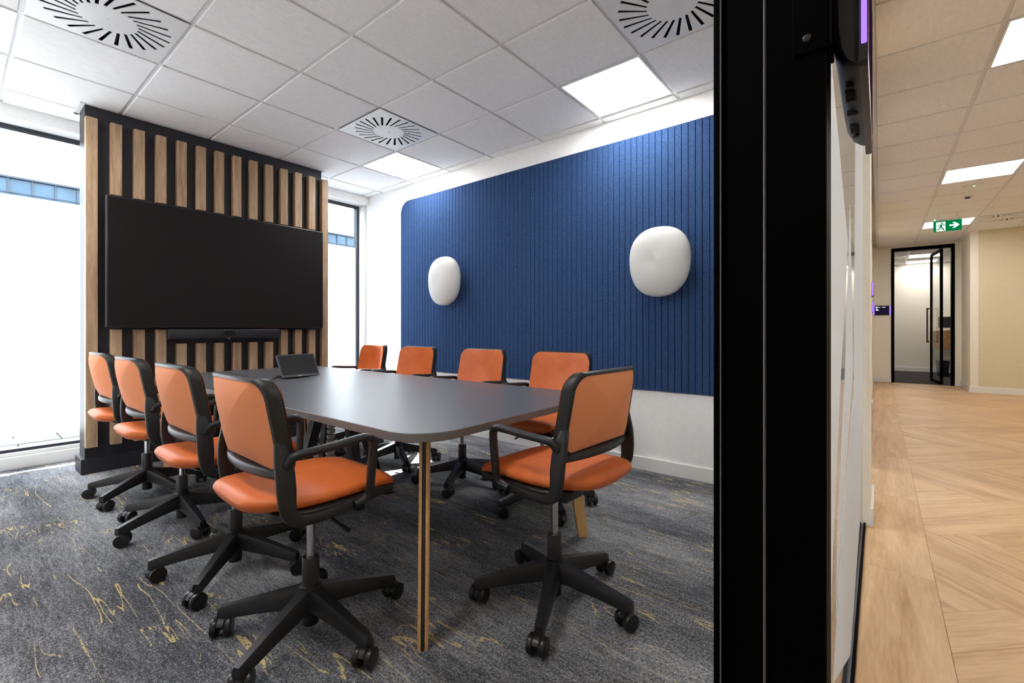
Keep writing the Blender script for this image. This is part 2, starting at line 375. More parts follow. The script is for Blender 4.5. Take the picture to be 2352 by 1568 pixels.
def window(name, x0, x1, label):
    e = bpy.data.objects.new(name, None); COL.objects.link(e); e.location = ((x0 + x1) / 2, 5.22, 0.125); struct(e, label)
    cx = (x0 + x1) / 2
    def L(mb, nm, mt): 
        for i, q in enumerate(mb.v): mb.v[i] = (q[0] - cx, q[1] - 5.22, q[2] - 0.125)
        return mb.obj(nm, mt, e, smooth=0)
    fr = MB(); 
    fr.box(x0, x0 + .03, 5.20, 5.27, .125, 2.65); fr.box(x1 - .03, x1, 5.20, 5.27, .125, 2.65)
    fr.box(x0 + .03, x1 - .03, 5.20, 5.27, .125, .15); fr.box(x0 + .03, x1 - .03, 5.20, 5.27, 2.625, 2.65)
    L(fr, 'window_frame', 'facade_dark')
    L(MB().box(x0 + .03, x1 - .03, 5.230, 5.238, .15, 2.625), 'window_pane', 'glass_window')
    # frosted film on the inside, ragged lower edge as in the picture
    n = 40; mb = MB(); lo = [0.235 + 0.012 * math.sin(i * 0.9) + 0.006 * math.sin(i * 2.3) for i in range(n + 1)]
    xs = [x0 + .032 + (x1 - x0 - .064) * i / n for i in range(n + 1)]
    mb.add([(x, 5.227, l) for x, l in zip(xs, lo)] + [(x, 5.227, 2.115) for x in xs], [(i, i + 1, n + 2 + i, n + 1 + i) for i in range(n)])
    L(mb, 'frosted_film', 'film_frost')
window('window_1', RX0 + .01, 1.44, 'tall window with frosted film beside the black slatted wall, opposite the blue panel')
window('window_2', 1.44, 3.305, 'tall window with frosted film between the slatted wall and the white corner')
struct(MB().rbox(3.305, RX1, 5.10, 5.29, .0, 2.65, .004).obj('trim_2', 'trim_white', smooth=30), 'white window jamb in the corner')

# ---- ceiling of the meeting room: tiles and grid as parts
ceil = bpy.data.objects.new('ceiling', None); COL.objects.link(ceil); ceil.location = (GX, GY, HC); struct(ceil, 'white suspended ceiling of square tiles in the meeting room')
MB().box(RX0 - .1 - GX, RX1 + .1 - GX, 0.05 - GY, 5.03 - GY, 0.06, 0.12).obj('soffit', 'paint_white', ceil, smooth=0)
LIGHTS = {(2, 2), (2, -2), (-3, 2), (-3, -2)}; DIFF = {(1, 1), (-2, 1), (1, -3), (-2, -3)}
tile_me = MB().rbox(-.2885, .2885, -.2885, .2885, -0.002, 0.016, 0.003, 1).mesh('ceiling_tile', 0)
def tile(i, j, x0, x1, y0, y1, parent, px, py, nm='ceiling_tile'):
    a, b = (x0 + x1) / 2, (y0 + y1) / 2
    if abs(x1 - x0 - .6) < 1e-4 and abs(y1 - y0 - .6) < 1e-4: me = tile_me
    else:
        hx, hy = (x1 - x0) / 2 - .0115, (y1 - y0) / 2 - .0115
        if hx < .012 or hy < .012: return
        me = MB().rbox(-hx, hx, -hy, hy, -0.002, 0.016, 0.003, 1).mesh(nm, 0)
    link(nm, me, 'tile_white', parent, (a - px, b - py, 0))
for i in range(-4, 4):
    for j in range(-4, 5):
        if (i, j) in LIGHTS or (i, j) in DIFF: continue
        x0, x1 = max(GX + .6 * i, RX0), min(GX + .6 * (i + 1), RX1 + .0)
        y0, y1 = max(GY + .6 * j, 0.155), min(GY + .6 * (j + 1), 5.03)
        if x1 - x0 > .03 and y1 - y0 > .03: tile(i, j, x0, x1, y0, y1, ceil, GX, GY)
def tbar(x0, x1, y0, y1, parent, px, py, up=0.0):
    mb = MB().box(x0 - px, x1 - px, y0 - py, y1 - py, 0.006 + up, 0.010 + up)
    mb.obj('ceiling_tee', 'grid_white', parent, smooth=0)
for i in range(-3, 4): tbar(GX + .6 * i - .012, GX + .6 * i + .012, 0.155, 5.03, ceil, GX, GY, .001)
for j in range(-3, 5): tbar(RX0, RX1, GY + .6 * j - .012, GY + .6 * j + .012, ceil, GX, GY)
for a in ((RX0, RX0 + .022, .155, 5.03), (RX1 - .022, RX1, .155, 5.03)): tbar(*a, ceil, GX, GY, -.007)
for a in ((RX0, RX1, 5.008, 5.03), (RX0, RX1, .155, .177)): tbar(*a, ceil, GX, GY, -.0065)

# ---- ceiling lights and air diffusers
def ceiling_light(x, y, label, m, group=None):
    t = thing('ceiling_light', label, 'light', (x, y, HC), 0, group)
    fr = MB()
    for a in ((-.2885, .2885, -.2885, -.276), (-.2885, .2885, .276, .2885), (-.2885, -.276, -.276, .276), (.276, .2885, -.276, .276)): fr.box(*a, -.002, .018)
    fr.obj('light_frame', 'metal_white', t, smooth=0)
    MB().box(-.276, .276, -.276, .276, .002, .008).obj('light_panel', m, t, smooth=0)
    return t
def curve_plate(name, outer, holes, thick):
    cu = bpy.data.curves.new(name, 'CURVE'); cu.dimensions = '2D'; cu.fill_mode = 'BOTH'; cu.extrude = thick / 2
    for poly in [outer] + holes:
        sp = cu.splines.new('POLY'); sp.points.add(len(poly) - 1); sp.use_cyclic_u = True
        for p, q in zip(sp.points, poly): p.co = (q[0], q[1], 0, 1)
    ob = bpy.data.objects.new(name, cu); COL.objects.link(ob)
    dg = bpy.context.evaluated_depsgraph_get(); me = bpy.data.meshes.new_from_object(ob.evaluated_get(dg))
    bpy.data.objects.remove(ob); bpy.data.curves.remove(cu); me.name = name; return me
NSL = 24; slots = []
for k in range(NSL):
    a = 2 * PI * k / NSL; d = Vector((math.cos(a), math.sin(a))); p = d * .125
    dd = Vector((math.cos(a + math.radians(24)), math.sin(a + math.radians(24)))); nn = Vector((-dd.y, dd.x))
    q = p + dd * .152; slots.append([tuple(p - nn * .0072), tuple(q - nn * .0095), tuple(q + nn * .0095), tuple(p + nn * .0072)])
plate_me = curve_plate('diffuser_plate', [(-.292, -.292), (.292, -.292), (.292, .292), (-.292, .292)], slots, 0.004)
vane_me = MB().box(0, .148, -.0006, .0006, .0, .016).mesh('vane', 0)
def diffuser(x, y, label, group=None, vanes=True):
    t = thing('air_diffuser', label, 'air vent', (x, y, HC), 0, group)
    link('plate', plate_me, 'metal_white', t, (0, 0, -.002))
    MB().box(-.28, .28, -.28, .28, .030, .034).obj('plenum', 'void_black', t, smooth=0)
    sk = MB()
    for a in ((-.28, .28, -.28, -.276), (-.28, .28, .276, .28), (-.28, -.276, -.276, .276), (.276, .28, -.276, .276)): sk.box(*a, .0, .03)
    sk.obj('collar', 'void_black', t, smooth=0)
    MB().lathe([(.007, -.0075), (.010, -.0055), (.010, -.004)], 16).obj('screw', 'metal_white', t)
    if vanes:
        for k in range(NSL):
            a = 2 * PI * k / NSL
            v = link('vane', vane_me, 'vane_grey', t, (math.cos(a) * .127, math.sin(a) * .127, .010))
            v.rotation_euler = (math.radians(-40), 0, a + math.radians(24))
    return t
cell = lambda i, j: (GX + .6 * i + .3, GY + .6 * j + .3)
ceiling_light(*cell(2, 2), 'square ceiling light by the blue panel wall, next to a round-slotted vent, near the window', 'panel_room')
ceiling_light(*cell(2, -2), 'square ceiling light by the blue panel wall near the black door frame', 'panel_room')
ceiling_light(*cell(-3, 2), 'square ceiling light over the side away from the blue panel, near the window', 'panel_room')
ceiling_light(*cell(-3, -2), 'square ceiling light just inside the doorway, away from the blue panel', 'panel_room')
diffuser(*cell(1, 1), 'white swirl air vent next to the ceiling light near the blue panel and window')
diffuser(*cell(-2, 1), 'white swirl air vent above the row of chairs facing the blue panel')
diffuser(*cell(1, -3), 'white swirl air vent beside the ceiling light near the black door frame')
diffuser(*cell(-2, -3), 'white swirl air vent just inside the doorway')

# ---- black slatted feature wall
fw = bpy.data.objects.new('wall_feature', None); COL.objects.link(fw); fw.location = (1.547, 4.58, 0); struct(fw, 'free-standing black wall clad with oak slats behind the screen')
def W(mb, nm, mt, par=fw, sm=0, o=(1.547, 4.58, 0)):
    for i, q in enumerate(mb.v): mb.v[i] = (q[0] - o[0], q[1] - o[1], q[2] - o[2])
    return mb.obj(nm, mt, par, sm)
W(MB().rbox(.629, 2.466, 4.58, 4.79, 0, HC - .004, .003), 'board', 'board_black')
W(MB().rbox(.605, 2.49, 4.560, 4.805, 0, .115, .004), 'plinth', 'board_black')
tr = MB(); tr.box(.600, .627, 4.56, 4.82, HC - .012, HC - .003); tr.box(2.468, 2.495, 4.56, 4.82, HC - .012, HC - .003); tr.box(.6, 2.495, 4.792, 4.82, HC - .012, HC - .003)
W(tr, 'ceiling_trim', 'grid_white')
NS = 14; sx0, sdx = .626, (2.442 - .626) / 13
for k in range(NS):
    a = sx0 + sdx * k; b = a + .067
    if k in (0, NS - 1): rng = [(.20, 2.640)]
    else: rng = [(2.095, 2.640), (.20, 1.072 if not 4 <= k <= 9 else .955)]
    for z0, z1 in rng: W(MB().rbox(a, b, 4.520, 4.579, z0, z1, .002, 1), 'slat', 'oak_slat')
tv = thing('wall_screen', 'large black flat screen mounted on the slatted wall', 'television', (1.568, 4.50, 1.08))
def TV(mb, nm, mt, sm=0, par=tv): return W(mb, nm, mt, par, sm, (1.568, 4.50, 1.08))
TV(MB().rbox(.728, 2.408, 4.440, 4.480, 1.088, 2.070, .004), 'housing', 'tv_bezel', 35)
TV(MB().box(.736, 2.400, 4.4385, 4.4400, 1.100, 2.063), 'screen', 'tv_screen')
TV(MB().box(1.2, 1.95, 4.480, 4.579, 1.3, 1.9), 'wall_mount', 'steel_black')
for q in (.727, 2.404): TV(MB().box(q, q + .0045, 4.443, 4.476, 1.09, 2.068), 'side_trim', 'frame_edge')
vb = thing('video_bar', 'long black video bar with centre camera under the screen', 'camera', (1.545, 4.48, .99))
def VB(mb, nm, mt, sm=35): return W(mb, nm, mt, vb, sm, (1.545, 4.48, .99))
VB(MB().rbox(1.105, 1.985, 4.445, 4.515, .992, 1.078, .010, 3), 'body', 'device_black')
VB(MB().prism(rrect(1.500, 1.595, 1.028, 1.062, .016), 4.440, 4.4455, 'y'), 'camera_window', 'glass_screen')
VB(MB().tube((1.547, 4.4385, 1.045), (1.547, 4.4405, 1.045), .011), 'lens', 'void_black')
VB(MB().tube((1.545, 4.446, .9915), (1.545, 4.452, .9915), .004, n=12), 'indicator', 'trim_white')
VB(MB().box(1.45, 1.65, 4.515, 4.579, 1.0, 1.06), 'bracket', 'steel_black')

# ---- blue felt panel with grooves: strips
ap = thing('acoustic_panel', 'blue grooved felt wall panel with rounded corner', 'wall panel', (3.33, 2.3, .61))
PZ0, PZ1, PY0, PY1, PR = .612, 2.562, .2884, 4.3725, .15
SW = 0.04862
ns = int(round((PY1 - PY0) / SW)); SW = (PY1 - PY0) / ns
MB().prism([(y - 2.3, z - .61) for y, z in rrect(PY0, PY1, PZ0, PZ1, (PR, .003, .003, PR))], 3.3335 - 3.33, 3.3418 - 3.33, 'x').obj('backing', 'felt_groove', ap, 0)
def edge_z(y):
    d = max(0, y - (PY1 - PR)); return PR - math.sqrt(max(0, PR * PR - d * d))
for k in range(ns):
    y0 = PY0 + SW * k + .0021; y1 = PY0 + SW * (k + 1) - .0021
    m_ = 4 if y1 > PY1 - PR else 1
    ys = [y0 + (y1 - y0) * q / m_ for q in range(m_ + 1)]
    poly = [(q, PZ0 + edge_z(q)) for q in ys] + [(q, PZ1 - edge_z(q)) for q in reversed(ys)]
    yc = (y0 + y1) / 2
    mb = MB(); n = len(poly)
    def ins(q): return (yc + (q[0] - yc) * .93, q[1])
    vs = [(3.3335, *q) for q in poly] + [(3.3300, *q) for q in poly] + [(3.3285, *ins(q)) for q in poly]
    fs = [tuple(range(2 * n, 3 * n))] + [(r * n + i, r * n + (i + 1) % n, (r + 1) * n + (i + 1) % n, (r + 1) * n + i) for r in (0, 1) for i in range(n)]
    mb.add([(q[0] - 3.33, q[1] - 2.3, q[2] - .61) for q in vs], fs)
    mb.obj('felt_strip', 'felt_blue', ap, 0)

# ---- two pebble-shaped wall lamps
def wall_lamp(y, z, label):
    t = thing('wall_lamp', label, 'wall lamp', (3.3285, y, z))
    NU, NV = 48, 24; vs, fs = [], []
    A, B, D = .222, .252, .072
    for j in range(NV + 1):
        ph = -PI / 2 + PI * j / NV
        for i in range(NU):
            th = 2 * PI * i / NU; c, s_ = math.cos(th), math.sin(th)
            cu = math.copysign(abs(c) ** .86, c); su = math.copysign(abs(s_) ** .86, s_)
            rr = abs(math.cos(ph)) ** .62
            yy = A * cu * rr * (1 + .05 * su) ; zz = B * su * rr
            xx = -.118 - D * math.copysign(abs(math.sin(ph)) ** .9, math.sin(ph)) * (1 - .06 * cu)
            vs.append((xx, yy, zz))
    for j in range(NV):
        for i in range(NU): fs.append((j * NU + i, j * NU + (i + 1) % NU, (j + 1) * NU + (i + 1) % NU, (j + 1) * NU + i))
    MB().add(vs, fs).obj('shade', 'lamp_opal', t, 60)
    MB().tube((-.052, 0, 0), (-.012, 0, 0), .022, n=20).obj('stem', 'copper', t)
    MB().tube((-.012, 0, 0), (0, 0, 0), .06, n=32).obj('wall_plate', 'copper', t)
wall_lamp(3.50, 1.572, 'white pebble-shaped wall lamp on the blue panel near the window')
wall_lamp(1.235, 1.560, 'white pebble-shaped wall lamp on the blue panel near the black door frame')

# ================================================================== table
TX0, TX1, TY0, TY1, TZ = .922, 2.158, 1.118, 4.17, .733
tb = thing('meeting_table', 'long charcoal meeting table with rounded corners and splayed ash legs', 'table', (1.54, 2.644, 0))
def TB(mb, nm, mt, sm=35, par=tb): return W(mb, nm, mt, par, sm, (1.54, 2.644, 0))
out = rrect(TX0, TX1, TY0, TY1, .16, 14)
def inset(poly, d):
    cx, cy = 1.54, 2.644
    return rrect(TX0 + d, TX1 - d, TY0 + d, TY1 - d, .16 - d, 14)
mb = MB(); mb.loft([[(x, y, z) for x, y in inset(out, d)] for z, d in ((TZ - .030, .002), (TZ - .028, 0), (TZ - .002, 0), (TZ - .0005, .0015))])
TB(mb, 'edge_band', 'table_edge', 30)
TB(MB().prism(inset(out, .0015), TZ - .001, TZ, 'z'), 'table_top', 'table_top', 30)
def table_leg(cx, cy, sx, sy):
    # flat board set on the diagonal: ash, black core, ash; splayed and tapered
    top = Vector((cx - sx * .155, cy - sy * .155, TZ - .030)); bot = Vector((cx - sx * .086, cy - sy * .084, 0))
    r = Vector((sx, sy, 0)).normalized(); t = Vector((-r.y, r.x, 0))
    def layer(a0, a1, g):
        L_ = []
        for p, h in ((top, .040 - g), (bot, .0235 - g)):
            L_.append([p + r * i * h + t * a for i, a in ((-1, a0), (1, a0), (1, a1), (-1, a1))])
        return MB().loft(L_)
    TB(layer(-.0170, -.0070, 0), 'leg', 'ash_leg', 0); TB(layer(.0070, .0170, 0), 'leg', 'ash_leg', 0)
    TB(layer(-.0070, .0070, .0012), 'leg_core', 'steel_black', 0)
for x_, sx in ((TX0, -1), (TX1, 1)):
    for y_, sy in ((TY0, -1), (TY1, 1)): table_leg(x_, y_, sx, sy)
bmz = MB(); bmz.box(1.2, 1.88, 1.25, 1.31, TZ - .058, TZ - .030); TB(bmz, 'beam', 'ash_leg', 0)
bmz = MB(); bmz.box(1.2, 1.88, 3.97, 4.03, TZ - .058, TZ - .030); TB(bmz, 'beam', 'ash_leg', 0)
bmz = MB(); bmz.box(1.38, 1.70, 2.49, 2.80, TZ - .042, TZ - .030); TB(bmz, 'mounting_plate', 'steel_black', 0)
for dx, dy in ((-1, 0), (1, 0), (0, -1), (0, 1)):
    a = Vector((1.54 + dx * .10, 2.644 + dy * .10, TZ - .042)); b = Vector((1.54 + dx * .30, 2.644 + dy * .22, 0))
    s0, s1 = .030, .024
    mb = MB().loft([[a + Vector((i * s0, j * s0, 0)) for i, j in ((-1, -1), (1, -1), (1, 1), (-1, 1))], [b + Vector((i * s1, j * s1, 0)) for i, j in ((-1, -1), (1, -1), (1, 1), (-1, 1))]])
    TB(mb, 'centre_leg', 'steel_black', 0)
cs = thing('cable_spine', 'grey segmented cable spine hanging under the table', 'cable tidy', (1.40, 2.50, 0))
seg_me = MB().rbox(-.022, .022, -.012, .012, -.013, .013, .004, 1).mesh('segment', 30)
for k in range(22): 
    link('segment', seg_me, 'cable_grey', cs, (0.006 * math.sin(k * .5), 0, .016 + k * .0308))
# control tablet on the table
tc_ = thing('control_tablet', 'black touch tablet on a slanted stand lying on the table', 'tablet', (1.555, 3.17, TZ), math.radians(4))
tl = math.radians(62)
bm = bmesh.new()
mbt = MB().prism(rrect(-.138, .138, 0, .172, .008), 0, .012, 'z')
R = Matrix.Rotation(tl, 4, 'X'); 
def tilt(mb): mb.v = [tuple(R @ Vector(q)) for q in mb.v]; mb.v = [(q[0], q[1], q[2] + .006) for q in mb.v]; return mb
tilt(mbt).obj('body', 'device_black', tc_, 35)
tilt(MB().box(-.130, .130, .016, .165, .012, .0126)).obj('screen', 'glass_screen', tc_, 0)
st_ = MB(); st_.loft([[(-.10, .02, .004), (.10, .02, .004), (.10, .02, .008), (-.10, .02, .008)], [(-.08, .10, .0), (.08, .10, .0), (.08, .10, .006), (-.08, .10, .006)]]); st_.box(-.08, .08, .09, .098, 0, .05)
st_.loft([[(-.06, .092, .05), (.06, .092, .05), (.06, .098, .05), (-.06, .098, .05)], [(-.05, .050, .105), (.05, .050, .105), (.05, .058, .105), (-.05, .058, .105)]])
st_.obj('stand', 'device_grey', tc_, 0)
cb = MB(); sweep(cb, spline([(-.06, .10, .005), (-.11, .12, .004), (-.15, .09, .004), (-.16, .05, .004), (-.13, .07, .018), (-.09, .10, .012)], 6), ell(.0035, .0035, 8)); cb.obj('cable', 'rubber_black', tc_)
def text_mesh(name, s, size):
    cu = bpy.data.curves.new(name, 'FONT'); cu.body = s; cu.size = size; cu.align_x = 'CENTER'; cu.extrude = .0002
    ob = bpy.data.objects.new(name, cu); COL.objects.link(ob)
    dg = bpy.context.evaluated_depsgraph_get(); me = bpy.data.meshes.new_from_object(ob.evaluated_get(dg))
    bpy.data.objects.remove(ob); bpy.data.curves.remove(cu); return me
me = text_mesh('logo', 'Yealink', .012); lg = link('logo', me, 'print_white', tc_)
lg.matrix_local = Matrix.Translation((0, 0, .006)) @ R @ Matrix.Translation((-.01, .004, .0126))

# ================================================================== chairs
def back_pt(u, v, off=0.0):
    # u across (metres), v height 0..1 ; returns a point on the curved back surface, off = outward (rearwards)
    z = .648 + .275 * v
    v0 = max(v, 0.0)
    x = -.205 - .055 * v0 ** 1.3 - .012 * math.sin(PI * v) + .046 * (abs(u) / .21) ** 2.0 * (0.72 + .28 * v0)
    tl_ = math.radians(10 + 6 * v)
    return Vector((x - off * math.cos(tl_), u, z + off * math.sin(tl_) * .4))
def back_outline(n=72, gr=0.0):
    o = []
    for y, z in rrect(-1, 1, 0, 1, (.20, .20, .14, .14), 12):
        # half width as a function of height
        hw = .192 + .030 * math.sin(PI * min(1, max(0, (1 - z) * .62 + .12)))
        o.append((y, z, hw + gr))
    return o
def make_chair():
    t = thing('swivel_chair', 'chair', 'chair')
    # --- gas lift and hub
    MB().lathe([(.024, .028), (.027, .030), (.027, .10), (.036, .105), (.040, .150), (.038, .168), (.029, .172), (.0285, .262), (.026, .266)], 28).obj('column', 'plastic_base', t)
    MB().lathe([(.0145, .262), (.0145, .430)], 20).obj('gas_lift', 'chrome', t)
    MB().rbox(-.10, .085, -.065, .065, .420, .492, .014, 2).obj('mechanism', 'plastic_black', t)
    lv = MB(); sweep(lv, [(-.02, -.05, .462), (.0, -.09, .444), (.03, -.145, .408), (.048, -.178, .388)], ell(.0055, .0055, 10), scales=[(1, 1), (1, 1), (1.3, 1), (2.2, .9)]); lv.obj('lever', 'plastic_black', t)
    # --- five-star base, one arm each
    def sec(r, zt, wt, wb, h):
        return [(r, -wb, zt - h), (r, wb, zt - h), (r, wb * 1.0, zt - h * .4), (r, wt, zt), (r, -wt, zt), (r, -wb * 1.0, zt - h * .4)]
    arm = MB().loft([[Vector(q) for q in sec(*a)] for a in ((.022, .164, .024, .034, .070), (.06, .156, .018, .028, .065), (.18, .128, .014, .022, .050), (.300, .099, .0115, .0175, .040), (.316, .093, .009, .0145, .036))])
    arm.loft([[Vector((.288, -.0155, .078)), Vector((.316, -.0138, .078)), Vector((.316, .0138, .078)), Vector((.288, .0155, .078))],
              [Vector((.291, -.0125, .062)), Vector((.313, -.011, .062)), Vector((.313, .011, .062)), Vector((.291, .0125, .062))]])
    arm_me = arm.mesh('base_arm', 28)
    hood = MB(); hood.tube((0, 0, .045), (0, 0, .066), .0085, n=14)
    prof = [(math.cos(math.radians(a)) * .0325, .0325 + math.sin(math.radians(a)) * .0325) for a in range(-5, 171, 16)]
    inn = [(x * .80, .0325 + (z - .0325) * .80) for x, z in reversed(prof)]
    hood.prism([(x - .012, z) for x, z in prof + inn], -.010, .010, 'y')
    hood.tube((-.012, -.014, .030), (-.012, .014, .030), .008, n=14)
    hood_me = hood.mesh('caster_hood', 30)
    wheel_me = MB().lathe([(.006, -.0105), (.026, -.0105), (.0308, -.008), (.0325, -.002), (.0325, .005), (.0308, .0095), (.024, .0115), (.008, .0105)], 28, Matrix.Rotation(PI / 2, 4, 'X')).mesh('wheel', 32)
    rnd = random.Random(3)
    for k in range(5):
        a = 2 * PI * k / 5
        link('base_arm', arm_me, 'plastic_base', t).rotation_euler = (0, 0, a)
        c = link('caster', hood_me, 'plastic_base', t, (math.cos(a) * .302, math.sin(a) * .302, 0)); c.rotation_euler = (0, 0, a + rnd.uniform(-2.4, 2.4))
        for s_ in (-1, 1):
            w_ = link('wheel', wheel_me, 'rubber_black', c, (-.012, s_ * .0215, .0325))
            if s_ > 0: w_.rotation_euler = (0, 0, PI)
    # --- seat cushion and pan
    XS = [-.272, -.266, -.252, -.225, -.18, -.12, -.05, .02, .09, .14, .18, .205, .218, .222]
    def hw(x):
        if x < -.05: q = (-.05 - x) / .225; return .222 * (1 - q ** 2.6 * .40)
        q = (x + .05) / .275; return .222 - .020 * q ** 1.5
    def zc(x):
        if x < -.1: return .532 + .020 * ((-.1 - x) / .17) ** 1.4
        if x > .08: q = (x - .08) / .14; return .529 - .020 * q ** 1.6 + .004 * q
        return .529 + .003 * ((-x + .08) / .18)
    def seat_loops(dz, th, gw, ge=0.0, n=36, ex=2.6):
        L_ = []
        for i, x in enumerate(XS):
            d0 = min((x - XS[0]) / .036, 1); d1 = min((XS[-1] - x) / .026, 1); k = math.sqrt(max(0.0, 1 - (1 - d0) ** 2)) * math.sqrt(max(0.0, 1 - (1 - d1) ** 2)); k = max(k, .06)
            W_ = (hw(x) + gw) * (.80 + .20 * min(1, k * 1.0)); 
            L_.append([Vector((x + (ge if x > 0 else 0), a, zc(x) + dz + b + .010 * (abs(a) / .22) ** 2)) for a, b in ell(W_, th * k, n, ex)])
        return L_
    MB().loft(seat_loops(.0, .035, 0)).obj('seat', 'leather', t, 50)
    pan = MB(); L_ = []
    for x in [-.20, -.17, -.10, 0, .09, .15, .19, .215, .228, .232]:
        e0 = min(1, (x + .215) / .06); e1 = min(1, (.236 - x) / .03); k = max(.25, min(e0, e1))
        L_.append([Vector((x, a, zc(x) - .030 - .012 * max(0, (x - .12) / .11) ** 2 + b + .008 * (abs(a) / .22) ** 2)) for a, b in ell((hw(x) + .006) * (.86 + .14 * k), .018 * k, 36, 3.4)])
    pan.loft(L_); pan.obj('seat_pan', 'plastic_black', t, 50)
    # --- back: front cushion, rear panel, rim
    OL = back_outline()
    def fill(off, bulge, shrink):
        NR = 9; vs, fs = [back_pt(0, .5, off + bulge)], []; n = len(OL)
        for r in range(1, NR + 1):
            k = r / NR
            for y, z, h in OL:
                u = y * (h - shrink) * k; v_ = .5 + (z - .5) * k * (1 - shrink / .14)
                vs.append(back_pt(u, v_, off + bulge * (1 - k ** 4)))
        for i in range(n): fs.append((0, 1 + i, 1 + (i + 1) % n))
        for r in range(NR - 1):
            for i in range(n): a = 1 + r * n; b = a + n; fs.append((a + i, b + i, b + (i + 1) % n, a + (i + 1) % n))
        return MB().add(vs, fs)
    fill(-.020, -.016, -.003).obj('back_cushion', 'leather', t, 60)
    fill(.023, .004, .005).obj('back_panel', 'seat_fabric', t, 60)
    loops = []
    for y, z, h in OL:
        P = lambda g, o: back_pt(y * (h + g), .5 + (z - .5) * (1 + g / .14), o)
        loops.append([P(-.011, -.017), P(.002, -.0175), P(.006, -.012), P(.006, .018), P(.001, .026), P(-.008, .026)])
    MB().ring(loops).obj('back_rim', 'plastic_black', t, 40)
    # --- lower cross bar
    pts = [back_pt(u, -.035, .010) for u in [(-.226 + .452 * i / 20) for i in range(21)]]
    sweep(MB(), pts, ell(.018, .0155, 14, 3.0)).obj('cross_bar', 'plastic_black', t, 50)
    # --- side frames: from the back down round to the seat rail
    for s_ in (-1, 1):
        ctl = [(-.200, .207, .752), (-.196, .2200, .705), (-.192, .233, .655), (-.190, .240, .600), (-.186, .241, .550), (-.170, .240, .515), (-.125, .236, .498), (-.02, .231, .497), (.07, .222, .504), (.15, .208, .508), (.20, .192, .503)]
        pts = spline([(x, y * s_, z) for x, y, z in ctl], 5); nn = len(pts)
        sc = []
        for i in range(nn):
            q = i / (nn - 1); wdt = .010 + .018 * math.sin(PI * min(1, q / .22) / 2) if q < .30 else .028 - .012 * min(1, (q - .30) / .30)
            sc.append((1.0, wdt / .03))
        # local frame: a = lateral, b = in the side plane
        mb = MB(); loops = []
        for i, p in enumerate(pts):
            tt = (pts[min(i + 1, nn - 1)] - pts[max(i - 1, 0)]).normalized(); a = Vector((0, 1, 0)); a = (a - tt * a.dot(tt)).normalized(); b = tt.cross(a)
            loops.append([p + a * q[0] + b * (q[1] * sc[i][1]) for q in ell(.0115, .030, 14, 3.2)])
        mb.loft(loops); mb.obj('side_frame', 'plastic_black', t, 50)
        # armrest loop
        ctl = [(-.188, .240, .676), (-.178, .250, .698), (-.150, .258, .706), (-.05, .262, .712), (.028, .262, .719), (.061, .262, .718), (.080, .261, .705), (.085, .260, .680), (.080, .256, .600), (.078, .250, .535), (.066, .243, .512), (.030, .236, .500)]
        pts = spline([(x, y * s_, z) for x, y, z in ctl], 5); nn = len(pts); loops = []
        for i, p in enumerate(pts):
            tt = (pts[min(i + 1, nn - 1)] - pts[max(i - 1, 0)]).normalized(); a = Vector((0, 1, 0)); a = (a - tt * a.dot(tt)).normalized(); b = tt.cross(a)
            loops.append([p + a * q[0] + b * q[1] for q in ell(.0160, .0125, 14, 2.6)])
        mb = MB().loft(loops); mb.obj('armrest', 'plastic_black', t, 50)
    return t
chair = make_chair()
ORD = ('closest to the slatted wall', 'second from the slatted wall', 'third from the slatted wall', 'last from the slatted wall')
def put_chair(o, x, y, face, base, label, group):
    """face: heading of the seat in degrees, base: heading of the first base arm in degrees (world)"""
    o.location = (x, y, 0); o.rotation_euler = (0, 0, math.radians(face)); tag(o, label, 'chair', group)
    for ch in o.children:
        nm = ch.name.split('.')[0]
        if nm == 'base_arm' or nm == 'caster':
            pass
    arms = [c for c in o.children if c.name.split('.')[0] == 'base_arm']; cas = [c for c in o.children if c.name.split('.')[0] == 'caster']
    for k, (a, c) in enumerate(zip(arms, cas)):
        an = math.radians(base - face) + 2 * PI * k / 5
        a.rotation_euler = (0, 0, an); c.location = (math.cos(an) * .302, math.sin(an) * .302, 0)
        c.rotation_euler = (0, 0, random.uniform(0, 2 * PI))
LEFT = [(.810, 1.578, -1, 60), (.814, 2.270, 0, 10), (.814, 3.02, 1, 55), (.814, 3.735, 1, 0)]
RIGHT = [(2.275, 1.60, 180, 20), (2.275, 2.29, 179, 62), (2.28, 3.035, 181, 30), (2.312, 3.745, 174, 5)]
first = True
for row, nm in ((LEFT, 'row facing the blue panel'), (RIGHT, 'row backing onto the blue panel')):
    for k, (x, y, fa, ba) in enumerate(row):
        c = chair if first else copy_tree(chair); first = False
        put_chair(c, x, y, fa, ba, 'orange swivel armchair in %s, %s' % (nm, ORD[3 - k]), 'orange swivel chairs around the table')
put_chair(copy_tree(chair), 1.507, 1.002, 87, 60, 'orange swivel armchair alone at the table end facing the slatted wall', 'orange swivel chairs around the table')

